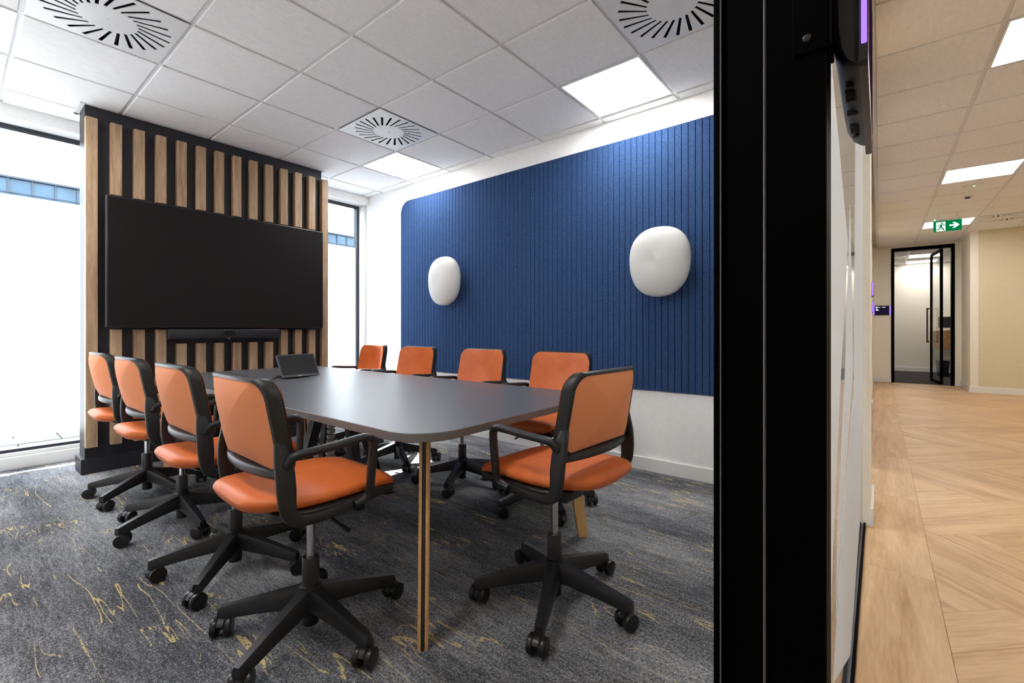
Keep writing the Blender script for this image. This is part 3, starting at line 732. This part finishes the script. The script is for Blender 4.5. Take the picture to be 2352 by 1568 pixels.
# ================================================================== glass front with black door frame
# the frame of the doorway the camera looks through
def jamb(x0, x1, label, nm, flip=False):
    e = bpy.data.objects.new(nm, None); COL.objects.link(e); e.location = ((x0 + x1) / 2, .10, 0); struct(e, label)
    def J(mb, n_, mt, sm=30): return W(mb, n_, mt, e, sm, ((x0 + x1) / 2, .10, 0))
    f = (lambda a, b: (a, b)) if not flip else (lambda a, b: (x0 + x1 - b, x0 + x1 - a))
    def B(mb, a, b, *r): q = f(a, b); return mb.rbox(q[0], q[1], *r, .0015, 1)
    J(B(MB(), x0, x1, .045, .1035, 0, HC), 'post', 'frame_black')
    J(B(MB(), x0 + .002, x1, .1065, .147, 0, HC), 'inner_post', 'frame_black')
    J(B(MB(), x0 + .001, x1, .150, .1620, 0, HC), 'stop_bead', 'frame_black')
    J(B(MB(), x0 - .0008, x1, .1035, .1065, 0, HC), 'seal_highlight', 'frame_edge')  # lighter strip stands in for the highlight line between the posts
    J(B(MB(), x0 - .0004, x1, .1525, .1540, 0, HC), 'seal_highlight', 'frame_edge')  # thinner pale strip for the highlight on the stop bead
    return e
jamb(.600, .660, 'black aluminium door post with grooves beside the booking panel', 'trim_3')
jamb(-.46, -.40, 'black aluminium door post against the plain white wall', 'trim_4', True)
struct(MB().rbox(-.40, .60, .045, .162, 2.66, HC, .002).obj('trim_5', 'frame_black', smooth=0), 'black head of the doorway')
gp = bpy.data.objects.new('wall_glass', None); COL.objects.link(gp); gp.location = (1.9, .08, 0); struct(gp, 'glass partition between meeting room and corridor')
def G(mb, n_, mt, sm=0, par=gp): return W(mb, n_, mt, par, sm, (1.9, .08, 0))
G(MB().box(.660, 3.150, .0600, .0690, 0, .016), 'bottom_rail', 'frame_black'); G(MB().box(.660, 3.150, .0690, .110, 0, .006), 'bottom_rail', 'frame_edge')
G(MB().box(.660, 3.150, .055, .110, 2.69, HC), 'top_rail', 'frame_black')
G(MB().box(.662, 3.148, .0740, .0840, .006, 2.69), 'glass_pane', 'glass_clear')
def film(px, Y=.0732):
    vs = [onY(x, y, Y) for x, y in px]
    vs = [Vector((min(max(q.x, .665), 3.14), Y, min(max(q.z, .03), 2.685))) for q in vs]
    n = len(vs); mb = MB().add([(q.x, Y, q.z) for q in vs] + [(q.x, Y + .0006, q.z) for q in vs], [tuple(range(n)), tuple(range(2 * n - 1, n - 1, -1))] + [(i, (i + 1) % n, n + (i + 1) % n, n + i) for i in range(n)])
    G(mb, 'frosted_strip', 'film_strip')
film([(1908, 120), (1948, 560), (1932, 850), (1914, 1250), (1903, 1568), (1893, 1568), (1893, 120)])
film([(1953, 470), (1960, 850), (1930, 1250), (1921, 1420), (1923, 1250), (1942, 850)])
film([(1966, 310), (1983, 310), (1983, 900), (1975, 1200), (1953, 1568), (1915, 1568), (1935, 1200), (1961, 900)])

# booking panel on the door post
bp = thing('room_tablet', 'black room-booking tablet with purple light bar on the door post, seen from the side', 'tablet', (.78, .045, 1.36))
def BP(mb, n_, mt, sm=30, par=bp): return W(mb, n_, mt, par, sm, (.78, .045, 1.36))
prof = [(.0175, 1.366), (.024, 1.367), (.033, 1.374), (.040, 1.388), (.0435, 1.41), (.0445, 1.44), (.0445, 1.56), (.0175, 1.565)]
BP(MB().loft([[(x, y0 if False else .0175 + (y0 - .0175) * k, 1.46 + (z - 1.46) * (1 - (1 - k) * .04)) for y0, z in prof] for x, k in ((.628, .70), (.634, .92), (.645, 1), (.905, 1), (.916, .92), (.922, .70))]), 'housing', 'device_grey')
BP(MB().prism(rrect(.6125, .938, 1.356, 1.572, .006), .0095, .0175, 'y'), 'bezel', 'device_black')
BP(MB().box(.640, .91, .0088, .0096, 1.378, 1.555), 'display', 'screen_photo', 0)
for x in (.6105, .9375): BP(MB().rbox(x - .0005, x + .0035, .0105, .0155, 1.378, 1.55, .001, 1), 'light_bar', 'led_purple')
for k, xx in enumerate((.70, .712, .724, .82, .832, .844)): BP(MB().box(xx, xx + .005, .0235, .0335, 1.3655, 1.3705), 'vent_slot', 'void_black', 0)
BP(MB().box(.770, .775, .0225, .0345, 1.365, 1.3715), 'vent_slot', 'void_black', 0)
for xx in (.682, .862): BP(MB().tube((xx, .028, 1.364), (xx, .028, 1.372), .004, n=12), 'screw', 'void_black')
BP(MB().rbox(.5965, .5995, .043, .0765, 1.379, 1.56, .001, 1), 'bracket', 'frame_black')
BP(MB().rbox(.5965, .640, .0405, .0440, 1.379, 1.56, .001, 1), 'bracket', 'frame_black')
BP(MB().lathe([(.0045, 0), (.0042, .0015), (.0025, .0026)], 16, Matrix.Translation((.5965, .0625, 1.395)) @ Matrix.Rotation(-PI / 2, 4, 'Y')), 'screw', 'steel_black')

# ---- corridor shell
hf = struct(MB().box(HX0, HX1 + .02, HY0, .16, -.12, -.0045).obj('floor.001', 'oak_plank', smooth=0), 'light oak herringbone floor of the corridor')
def clip(poly, f):
    o = []
    for i in range(len(poly)):
        a, b = poly[i], poly[(i + 1) % len(poly)]; fa, fb = f(a), f(b)
        if fa >= 0: o.append(a)
        if fa * fb < 0: k = fa / (fa - fb); o.append((a[0] + (b[0] - a[0]) * k, a[1] + (b[1] - a[1]) * k))
    return o
def plank(poly, cx, cy, ang):
    if len(poly) < 3: return
    ar = abs(sum(poly[i][0] * poly[(i + 1) % len(poly)][1] - poly[(i + 1) % len(poly)][0] * poly[i][1] for i in range(len(poly)))) / 2
    if ar < .0003: return
    ca, sa = math.cos(-ang), math.sin(-ang)
    loc = [((x - cx) * ca - (y - cy) * sa, (x - cx) * sa + (y - cy) * ca) for x, y in poly]
    o = MB().prism(loc, -.004, 0, 'z').obj('plank', 'oak_plank', hf, 0); o.location = (cx, cy, 0); o.rotation_euler = (0, 0, ang)
BORD = -.185; PW, PN = .195, 6; g = .0007
x = .3; k = 0
while x < HX1:
    x1 = min(x + 1.17, HX1); ye = .058 if x < 3.0 else (.058)
    plank([(x + g, BORD + g), (x1 - g, BORD + g), (x1 - g, ye), (x + g, ye)], (x + x1) / 2, BORD / 2, 0); x = x1
rot = lambda p: ((p[0] - p[1]) * .70710678 * PW, (p[0] + p[1]) * .70710678 * PW)
OX, OY = 2.55, -1.2
inside = [lambda p: BORD - g - p[1], lambda p: p[1] + 2.45, lambda p: p[0] - 1.0, lambda p: HX1 - p[0]]
for i in range(-60, 61):
    for m_ in range(-7, 8):
        for hv in (0, 1):
            a0 = i + 2 * PN * m_; b0 = i
            r = (a0, a0 + PN, b0, b0 + 1) if hv == 0 else (a0 - 1, a0, b0, b0 + PN)
            q = g / PW
            poly = [(r[0] + q, r[2] + q), (r[1] - q, r[2] + q), (r[1] - q, r[3] - q), (r[0] + q, r[3] - q)]
            poly = [rot(p) for p in poly]; poly = [(p[0] + OX, p[1] + OY) for p in poly]
            cx = sum(p[0] for p in poly) / 4; cy = sum(p[1] for p in poly) / 4
            if not (0 < cx < 13 and -3.4 < cy < .8): continue
            if cy < -.19 * cx - 1.0: continue
            for f in inside: poly = clip(poly, f)
            plank(poly, cx, cy, PI / 4 if hv == 0 else 3 * PI / 4)
# corridor ceiling
c2 = bpy.data.objects.new('ceiling.001', None); COL.objects.link(c2); c2.location = (3.0, -.53, HC); struct(c2, 'suspended tile ceiling of the corridor')
MB().box(HX0 - 3.1, HX1 - 2.8, HY0 + .40, .35 + .53, .06, .1).obj('soffit', 'paint_white', c2, 0)
HL = {(1, -1), (6, -1), (11, -1), (-4, -1), (-9, -1), (1, -5), (6, -5), (11, -5), (-4, -5)}
HD = {(6, -2): 1, (11, -2): 1}
rows = range(-13, 15)
for i in rows:
    x0, x1 = 3 + .6 * i, 3 + .6 * (i + 1)
    if x1 > HX1 + .01: x1 = HX1
    for j in range(-7, 1):
        if (i, j) in HL or (i, j) in HD: continue
        if j < -3 or x1 < .5: continue
        y0, y1 = -.53 + .6 * j, min(-.53 + .6 * (j + 1), .03)
        if x1 - x0 > .05: tile(i, j, x0, x1, y0, y1, c2, 3.0, -.53)
# plain board where tiles are out of sight
MB().box(HX0 - 3, HX1 - 3, HY0 + .53, -.53 - .6 * 3 + .53, .0, .01).obj('ceiling_board', 'tile_white', c2, 0)
MB().box(HX0 - 3, .6 - 3, -.53 - .6 * 3 + .53, .03 + .53, .0, .01).obj('ceiling_board', 'tile_white', c2, 0)
for j in range(-3, 1): tbar(.5, HX1, -.53 + .6 * j - .012, -.53 + .6 * j + .012, c2, 3.0, -.53, .001)
for i in range(-3, 16):
    if 3 + .6 * i < HX1 - .05: tbar(3 + .6 * i - .012, 3 + .6 * i + .012, -2.33, .05, c2, 3.0, -.53)
tbar(.5, HX1, .020, .05, c2, 3.0, -.53, -.008)
HLAB = {(1, -1): 'square corridor ceiling light closest to the booking panel', (6, -1): 'square corridor ceiling light between the booking panel and the exit sign', (11, -1): 'square corridor ceiling light right behind the green exit sign'}
for (i, j) in HL:
    z = ceiling_light(3 + .6 * i + .3, -.53 + .6 * j + .3, HLAB.get((i, j), 'square ceiling light of the corridor, away from the exit sign'), 'panel_hall', 'corridor ceiling lights')
    if (i, j) not in HLAB: z.location.z -= .0025
diffuser(3 + .6 * 6 + .3, -.53 - .9, 'swirl air vent beside the middle corridor light')
diffuser(3 + .6 * 11 + .3, -.53 - .9, 'swirl air vent beside the light behind the exit sign')
# small detectors in the corridor ceiling
def detector(x, y, r, label, led):
    t = thing('ceiling_detector', label, 'detector', (x, y, HC))
    MB().lathe([(r, -.003), (r, -.008), (r * .86, -.012), (r * .3, -.012)], 28).obj('ring', 'metal_white', t)
    if led: MB().tube((0, 0, -.0125), (0, 0, -.015), .010, n=12).obj('green_light', 'led_green', t)
    else: MB().lathe([(r * .55, -.012), (r * .5, -.024), (r * .2, -.028)], 20).obj('sensor', 'vane_grey', t)
detector(7.46, -.85, .09, 'round white ceiling detector with green light', True)
detector(8.05, -.86, .05, 'small grey ceiling detector', False)

# ---- piers, far wall, door, side walls of the corridor
def baseboard(nm, x0, x1, y0, y1, label): return struct(MB().rbox(x0, x1, y0, y1, 0, .105, .003, 1).obj(nm, 'trim_white', smooth=0), label)
struct(MB().box(3.150, 3.62, .040, .20, 0, HC + .1).obj('wall_pier', 'paint_hall', smooth=0), 'narrow white pier at the end of the glass partition')
baseboard('baseboard_pier', 3.140, 3.625, .026, .040, 'white baseboard of the first pier')
struct(MB().box(7.66, 8.0, .085, .30, 0, HC + .1).obj('wall_pier.001', 'paint_hall', smooth=0), 'narrow white pier further along the corridor')
baseboard('baseboard_pier.001', 7.65, 8.0, .071, .085, 'white baseboard of the second pier')
# room behind the blue wall: front of frosted glass with a clear door leaf
g2 = bpy.data.objects.new('wall_glass.001', None); COL.objects.link(g2); g2.location = (5.6, .11, 0); struct(g2, 'glass front of the next room along the corridor')
def G2(mb, n_, mt): return W(mb, n_, mt, g2, 0, (5.6, .11, 0))
G2(MB().box(3.62, 7.66, .095, .135, 0, .03), 'bottom_rail', 'frame_black'); G2(MB().box(3.62, 7.66, .095, .135, 2.69, HC), 'top_rail', 'frame_black')
for x in (3.62, 4.50, 6.1, 7.62): G2(MB().box(x, x + .04, .095, .135, .03, 2.69), 'post', 'frame_black')
G2(MB().box(3.66, 4.50, .110, .118, .03, 2.69), 'glass_pane', 'glass_clear')
for a, b in ((4.54, 6.1), (6.14, 7.62)): G2(MB().box(a, b, .112, .118, .03, 2.69), 'frosted_pane', 'film_strip')
struct(MB().box(8.0, HX1, .11, .23, 0, HC + .1).obj('wall_corridor', 'paint_hall', smooth=0), 'white corridor wall between the second pier and the far door')
baseboard('baseboard_corridor', 8.0, HX1, .097, .11, 'white baseboard before the far door')
struct(MB().box(3.46, 7.9, .14, 5.4, -.12, -.001).obj('floor.002', 'carpet_plain', smooth=0), 'dark carpet of the next room')
struct(MB().box(3.46, 7.9, .14, 5.4, HC, HC + .1).obj('ceiling.002', 'paint_white', smooth=0), 'ceiling of the next room')
nw = MB(); nw.box(3.46, 8.0, 5.2, 5.3, 0, .9); nw.box(3.46, 8.0, 5.2, 5.3, 2.3, HC); nw.box(3.46, 4.0, 5.2, 5.3, .9, 2.3); nw.box(7.2, 8.0, 5.2, 5.3, .9, 2.3)
struct(nw.obj('wall_next_window', 'paint_white', smooth=0), 'window wall of the next room')
struct(MB().box(4.0, 7.2, 5.24, 5.244, .9, 2.3).obj('window_3', 'film_frost', smooth=0), 'frosted window of the next room')
struct(MB().box(7.9, 8.0, .30, 5.4, 0, HC + .1).obj('wall_next_room', 'paint_white', smooth=0), 'end wall of the next room')
ceiling_light(4.6, 1.2, 'added square light panel in the next room, close to its glass front', 'panel_room').location.z -= .004  # unseen lamp, added to spill a band of light onto the corridor floor
ceiling_light(4.6, 3.2, 'added square light panel in the next room, close to its window', 'panel_room').location.z -= .004  # second added lamp, out of view, for the same spill
# far wall with door opening  (door Y -1.115 .. -0.18)
DX, DY0, DY1, DH = 12.0, -1.105, -.185, 2.70
fwl = MB(); fwl.box(DX, DX + .12, DY1, 1.0, 0, HC + .1); fwl.box(DX, DX + .12, -2.70, DY0, 0, HC + .1); fwl.box(DX, DX + .12, DY0, DY1, DH, HC + .1)
struct(fwl.obj('wall_far', 'paint_hall', smooth=0), 'white wall at the corridor end around the black door frame')
baseboard('baseboard_far', DX - .014, DX, DY1 + .002, .096, 'white baseboard left of the far door')
baseboard('baseboard_far.001', DX - .014, DX, -1.20, DY0 - .002, 'white baseboard right of the far door')
struct(MB().box(10.95, DX, -1.30, -1.20, 0, HC + .1).obj('wall_return', 'paint_hall', smooth=0), 'short return wall beside the far door')
baseboard('baseboard_return', 10.95, DX - .014, -1.20, -1.186, 'white baseboard of the short return wall')
struct(MB().box(10.95, 11.05, HY0, -1.30, 0, HC + .1).obj('wall_cream', 'paint_cream', smooth=0), 'cream wall closing the corridor')
baseboard('baseboard_cream', 10.936, 10.95, HY0, -1.186, 'white baseboard of the cream wall')
struct(MB().box(HX0, HX1, HY0 - .12, HY0, 0, HC + .1).obj('wall_opposite', 'paint_cream', smooth=0), 'cream wall on the far side of the corridor')
struct(MB().box(HX0 - .12, HX0, HY0, .2, 0, HC + .1).obj('wall_corridor_end', 'paint_cream', smooth=0), 'cream wall at the other corridor end')
struct(MB().box(HX0, RX0, .05, .17, 0, HC + .1).obj('wall_corridor_side', 'paint_hall', smooth=0), 'white corridor wall beside the doorway')
dr = bpy.data.objects.new('door_1', None); COL.objects.link(dr); dr.location = (DX, (DY0 + DY1) / 2, 0); struct(dr, 'black framed glass door at the corridor end, standing open')
def D(mb, n_, mt, par=dr, sm=0): return W(mb, n_, mt, par, sm, (DX, (DY0 + DY1) / 2, 0))
fr = MB(); fr.box(DX - .012, DX + .13, DY1 - .045, DY1 + .004, 0, DH); fr.box(DX - .012, DX + .13, DY0 - .004, DY0 + .045, 0, DH); fr.box(DX - .012, DX + .13, DY0, DY1, DH - .055, DH + .004)
D(fr, 'door_frame', 'frame_black')
# leaf opened inwards about 75 degrees, hinged near the right post
lf = bpy.data.objects.new('door_leaf', None); COL.objects.link(lf); lf.parent = dr; lf.location = (.10, DY0 + .17 - (DY0 + DY1) / 2, 0); lf.rotation_euler = (0, 0, math.radians(7))
LFW = .80
def LFp(mb, n_, mt, sm=0): return mb.obj(n_, mt, lf, sm)
q = MB(); q.box(0, .045, -.02, .02, .01, DH - .06); q.box(LFW - .035, LFW, -.02, .02, .01, DH - .06); q.box(.045, LFW - .035, -.02, .02, .01, .06); q.box(.045, LFW - .035, -.02, .02, DH - .11, DH - .06); LFp(q, 'leaf_frame', 'frame_black')
LFp(MB().box(.045, LFW - .035, -.005, .005, .06, DH - .11), 'leaf_glass', 'glass_clear')
q = MB(); sweep(q, [(LFW - .12, .02, 1.5), (LFW - .12, .085, 1.5)], ell(.012, .012, 10)); sweep(q, [(LFW - .12, .02, .82), (LFW - .12, .085, .82)], ell(.012, .012, 10)); q.tube((LFW - .12, .085, .80), (LFW - .12, .085, 1.52), .014, n=14); LFp(q, 'door_handle', 'steel_black', 35)
# room beyond the far door
struct(MB().box(12.0, 15.6, -2.6, .9, -.12, -.002).obj('floor.003', 'carpet_plain', smooth=0), 'dark grey carpet beyond the far door')
struct(MB().box(15.5, 15.6, -2.6, .9, 0, HC + .1).obj('wall_beyond', 'paint_hall', smooth=0), 'white wall beyond the far door')
baseboard('baseboard_beyond', 15.486, 15.5, -2.5, .8, 'white baseboard beyond the far door')
struct(MB().box(12.12, 15.6, -2.7, -2.6, 0, HC + .1).obj('wall_beyond.001', 'paint_hall', smooth=0), 'side wall of the room beyond the far door')
struct(MB().box(12.12, 15.6, .9, 1.0, 0, HC + .1).obj('wall_beyond.002', 'paint_hall', smooth=0), 'other side wall of the room beyond the far door')
c3 = bpy.data.objects.new('ceiling.003', None); COL.objects.link(c3); c3.location = (13.6, -.5, HC); struct(c3, 'tile ceiling of the room beyond the far door')
MB().box(-1.6, 2, -2.1, 1.4, .06, .1).obj('soffit', 'paint_white', c3, 0)
FL = {(0, -1), (2, -1)}; FD = {(0, 0)}
for i in range(-2, 4):
    for j in range(-4, 3):
        if (i, j) in FL or (i, j) in FD: continue
        x0, x1 = 13.6 + .6 * i, min(13.6 + .6 * (i + 1), 15.5); y0, y1 = max(-.5 + .6 * j, -2.6), min(-.5 + .6 * (j + 1), .9)
        if x1 - x0 > .05 and y1 - y0 > .05: tile(i, j, x0, x1, y0, y1, c3, 13.6, -.5)
for j in range(-3, 3): tbar(12.12, 15.5, -.5 + .6 * j - .012, -.5 + .6 * j + .012, c3, 13.6, -.5, .001)
for i in range(-2, 4): tbar(13.6 + .6 * i - .012, 13.6 + .6 * i + .012, -2.6, .9, c3, 13.6, -.5)
ceiling_light(13.9, -.8, 'square ceiling light in the room beyond the far door, near its vent', 'panel_far')
ceiling_light(15.1, -.8, 'square ceiling light against the wall beyond the far door', 'panel_far')
diffuser(13.9, -.2, 'swirl air vent in the room beyond the far door', None, False)
cab = thing('wall_cabinet', 'oak floating cabinet in the room beyond the far door', 'cabinet', (14.9, -1.22, .62))
MB().rbox(-.55, .55, -.28, .22, 0, .42, .004, 1).obj('carcass', 'oak_box', cab, 0)
for a, b in ((-.545, -.005), (.005, .545)): MB().rbox(a, b, .22, .238, .01, .41, .002, 1).obj('door', 'oak_box', cab, 0)
mo = thing('desk_monitor', 'black monitor on the oak cabinet beyond the far door', 'monitor', (14.7, -1.30, 1.04))
MB().rbox(-.02, .02, -.22, .22, .07, .33, .004, 1).obj('screen', 'device_black', mo, 0); MB().rbox(-.012, .012, -.02, .02, .01, .10, .002, 1).obj('stand_neck', 'device_black', mo, 0); MB().rbox(-.07, .07, -.10, .10, 0, .012, .003, 1).obj('stand_foot', 'device_black', mo, 0)
bn = thing('waste_bin', 'black waste bin on the carpet beyond the far door', 'bin', (14.3, -1.12, 0))
q = MB(); o_ = [[(a * k, b * k, z) for a, b in rrect(-.15, .15, -.11, .11, .03)] for z, k in ((0, .82), (.34, 1.0), (.34, .96), (.02, .78))]
q.loft([[Vector(p) for p in l] for l in o_]); q.obj('body', 'plastic_black', bn); q = MB(); q.ring([[Vector((a * k, b * k, z)) for k, z in ((1.0, .335), (1.03, .345), (1.0, .355), (.95, .345))] for a, b in rrect(-.15, .15, -.11, .11, .03)]); q.obj('rim', 'plastic_black', bn)

# ---- booking panels further along
def wall_panel(loc, rz, label):
    t = thing('booking_screen', label, 'tablet', loc, rz)
    MB().rbox(-.120, .120, -.022, 0, -.098, .098, .005, 2).obj('housing', 'device_black', t)
    MB().box(-.108, .108, -.0232, -.0222, -.082, .082).obj('display', 'screen_photo', t, 0)
    for s_ in (-1, 1): MB().rbox(s_ * .125 - .0085, s_ * .125 + .0085, -.020, -.004, -.092, .092, .003, 1).obj('light_bar', 'led_purple', t)
    q = MB(); q.box(-.098, -.072, -.0238, -.0233, .048, .074); q.box(-.060, -.028, -.0238, -.0233, .060, .068); q.box(.0, .058, -.0238, -.0233, .060, .067); q.box(-.098, -.062, -.0238, -.0233, .020, .027); q.box(-.098, -.050, -.0238, -.0233, .0, .010); q.obj('screen_text', 'sign_white', t, 0)
wall_panel((DX - .0005, -.035, 1.462), -PI / 2, 'booking screen with purple light bars on the wall beside the far door')
wall_panel((7.80, .0845, 1.61), 0, 'booking screen with purple light bars on the second pier')
wall_panel((10.3, .1095, 1.47), 0, 'booking screen with purple light bars on the corridor wall before the far door')

# ---- exit sign
ex = thing('exit_sign', 'hanging green exit sign with running figure and white arrow', 'sign', (9.0, -.755, 2.475))
def EX(pts, nm, mt, x0, x1): return MB().prism(pts, x0, x1, 'x').obj(nm, mt, ex, 0)
EX(rrect(-.152, .152, 0, .166, .004), 'panel', 'print_white', -.012, .012)
EX(rrect(-.146, .146, .006, .160, .002), 'green_face', 'sign_green', -.0135, -.012)
F = lambda l: [(-a, b) for a, b in l]         # picture right = -Y
EX(F([(-.118, .014), (-.022, .014), (-.022, .144), (-.118, .144)]), 'door_pictogram', 'sign_white', -.0145, -.0135)
def man(pts, nm): EX(F(pts), nm, 'sign_green', -.0152, -.0145)
man([(-.058 + .012 * math.cos(a * PI / 8), .126 + .012 * math.sin(a * PI / 8)) for a in range(16)], 'figure_head')
man([(-.088, .108), (-.050, .112), (-.050, .098), (-.062, .066), (-.086, .060), (-.076, .098), (-.092, .092)], 'figure_torso')
man([(-.088, .108), (-.112, .086), (-.105, .080), (-.084, .098)], 'figure_arm')
man([(-.052, .111), (-.036, .090), (-.014, .092), (-.014, .101), (-.032, .100), (-.044, .116)], 'figure_arm')
man([(-.086, .068), (-.092, .046), (-.132, .040), (-.134, .028), (-.082, .034), (-.072, .062)], 'figure_leg')
man([(-.074, .064), (-.054, .044), (-.042, .016), (-.030, .018), (-.040, .052), (-.060, .074)], 'figure_leg')
EX(F([(.020, .076), (.078, .076), (.050, .046), (.076, .046), (.126, .085), (.076, .126), (.050, .126), (.078, .096), (.020, .096)]), 'arrow', 'sign_white', -.0145, -.0135)
MB().box(-.02, .02, -.14, .14, .166, .190).obj('lamp_housing', 'metal_white', ex, 0)
for y in (-.10, .10): MB().tube((0, y, .19), (0, y, .2715), .004, n=10).obj('hanger', 'metal_white', ex)
MB().tube((-.0215, .135, .178), (-.026, .135, .178), .009, n=12).obj('green_light', 'led_green', ex)

# ================================================================== outside
struct(MB().box(-60, 90, 5.41, 120, -.30, -.065).obj('ground_outside', 'ground_grey', smooth=0), 'paved ground outside')
pv = bpy.data.objects.new('pavement', None); COL.objects.link(pv); pv.location = (1.4, 6.4, -.065); struct(pv, 'paving slabs outside the windows')
pave_me = MB().rbox(-.297, .297, -.197, .197, 0, .06, .004, 1).mesh('paving_slab', 0)
for r in range(6):
    for k in range(-4, 8):
        link('paving_slab', pave_me, 'paver', pv, (k * .6 + (.3 if r % 2 else 0) - 1.0, r * .4 - .72, random.uniform(-.002, .002)))
of = thing('office_block', 'long pale office block with a ribbon of windows outside', 'building', (10, 60, 0))
MB().box(-60, 60, 0, 14, -.3, 12.6).obj('wall', 'facade', of, 0)
MB().box(-60, 60, 0, 14, 14.7, 15.1).obj('roof', 'facade', of, 0)
MB().box(-60, 60, 1.0, 14, 12.6, 14.7).obj('inner_wall', 'facade_dark', of, 0)
MB().box(-60, 60, .02, .06, 13.25, 13.33).obj('rail', 'facade_dark', of, 0)
MB().box(-60, 60, -.05, .2, 14.55, 14.7).obj('fascia', 'facade_dark', of, 0); MB().box(-60, 60, -.05, .2, 12.5, 12.66).obj('sill', 'facade_dark', of, 0)
wme = MB().box(-.72, .72, .25, .30, 12.66, 14.55).mesh('window_glass', 0); mme = MB().box(-.06, .06, .1, .35, 12.66, 14.55).mesh('mullion', 0)
for k in range(-20, 20):
    link('window_glass', wme, 'facade_glass', of, (k * 1.5, 0, 0)); link('mullion', mme, 'facade_dark', of, (k * 1.5 + .75, 0, 0))
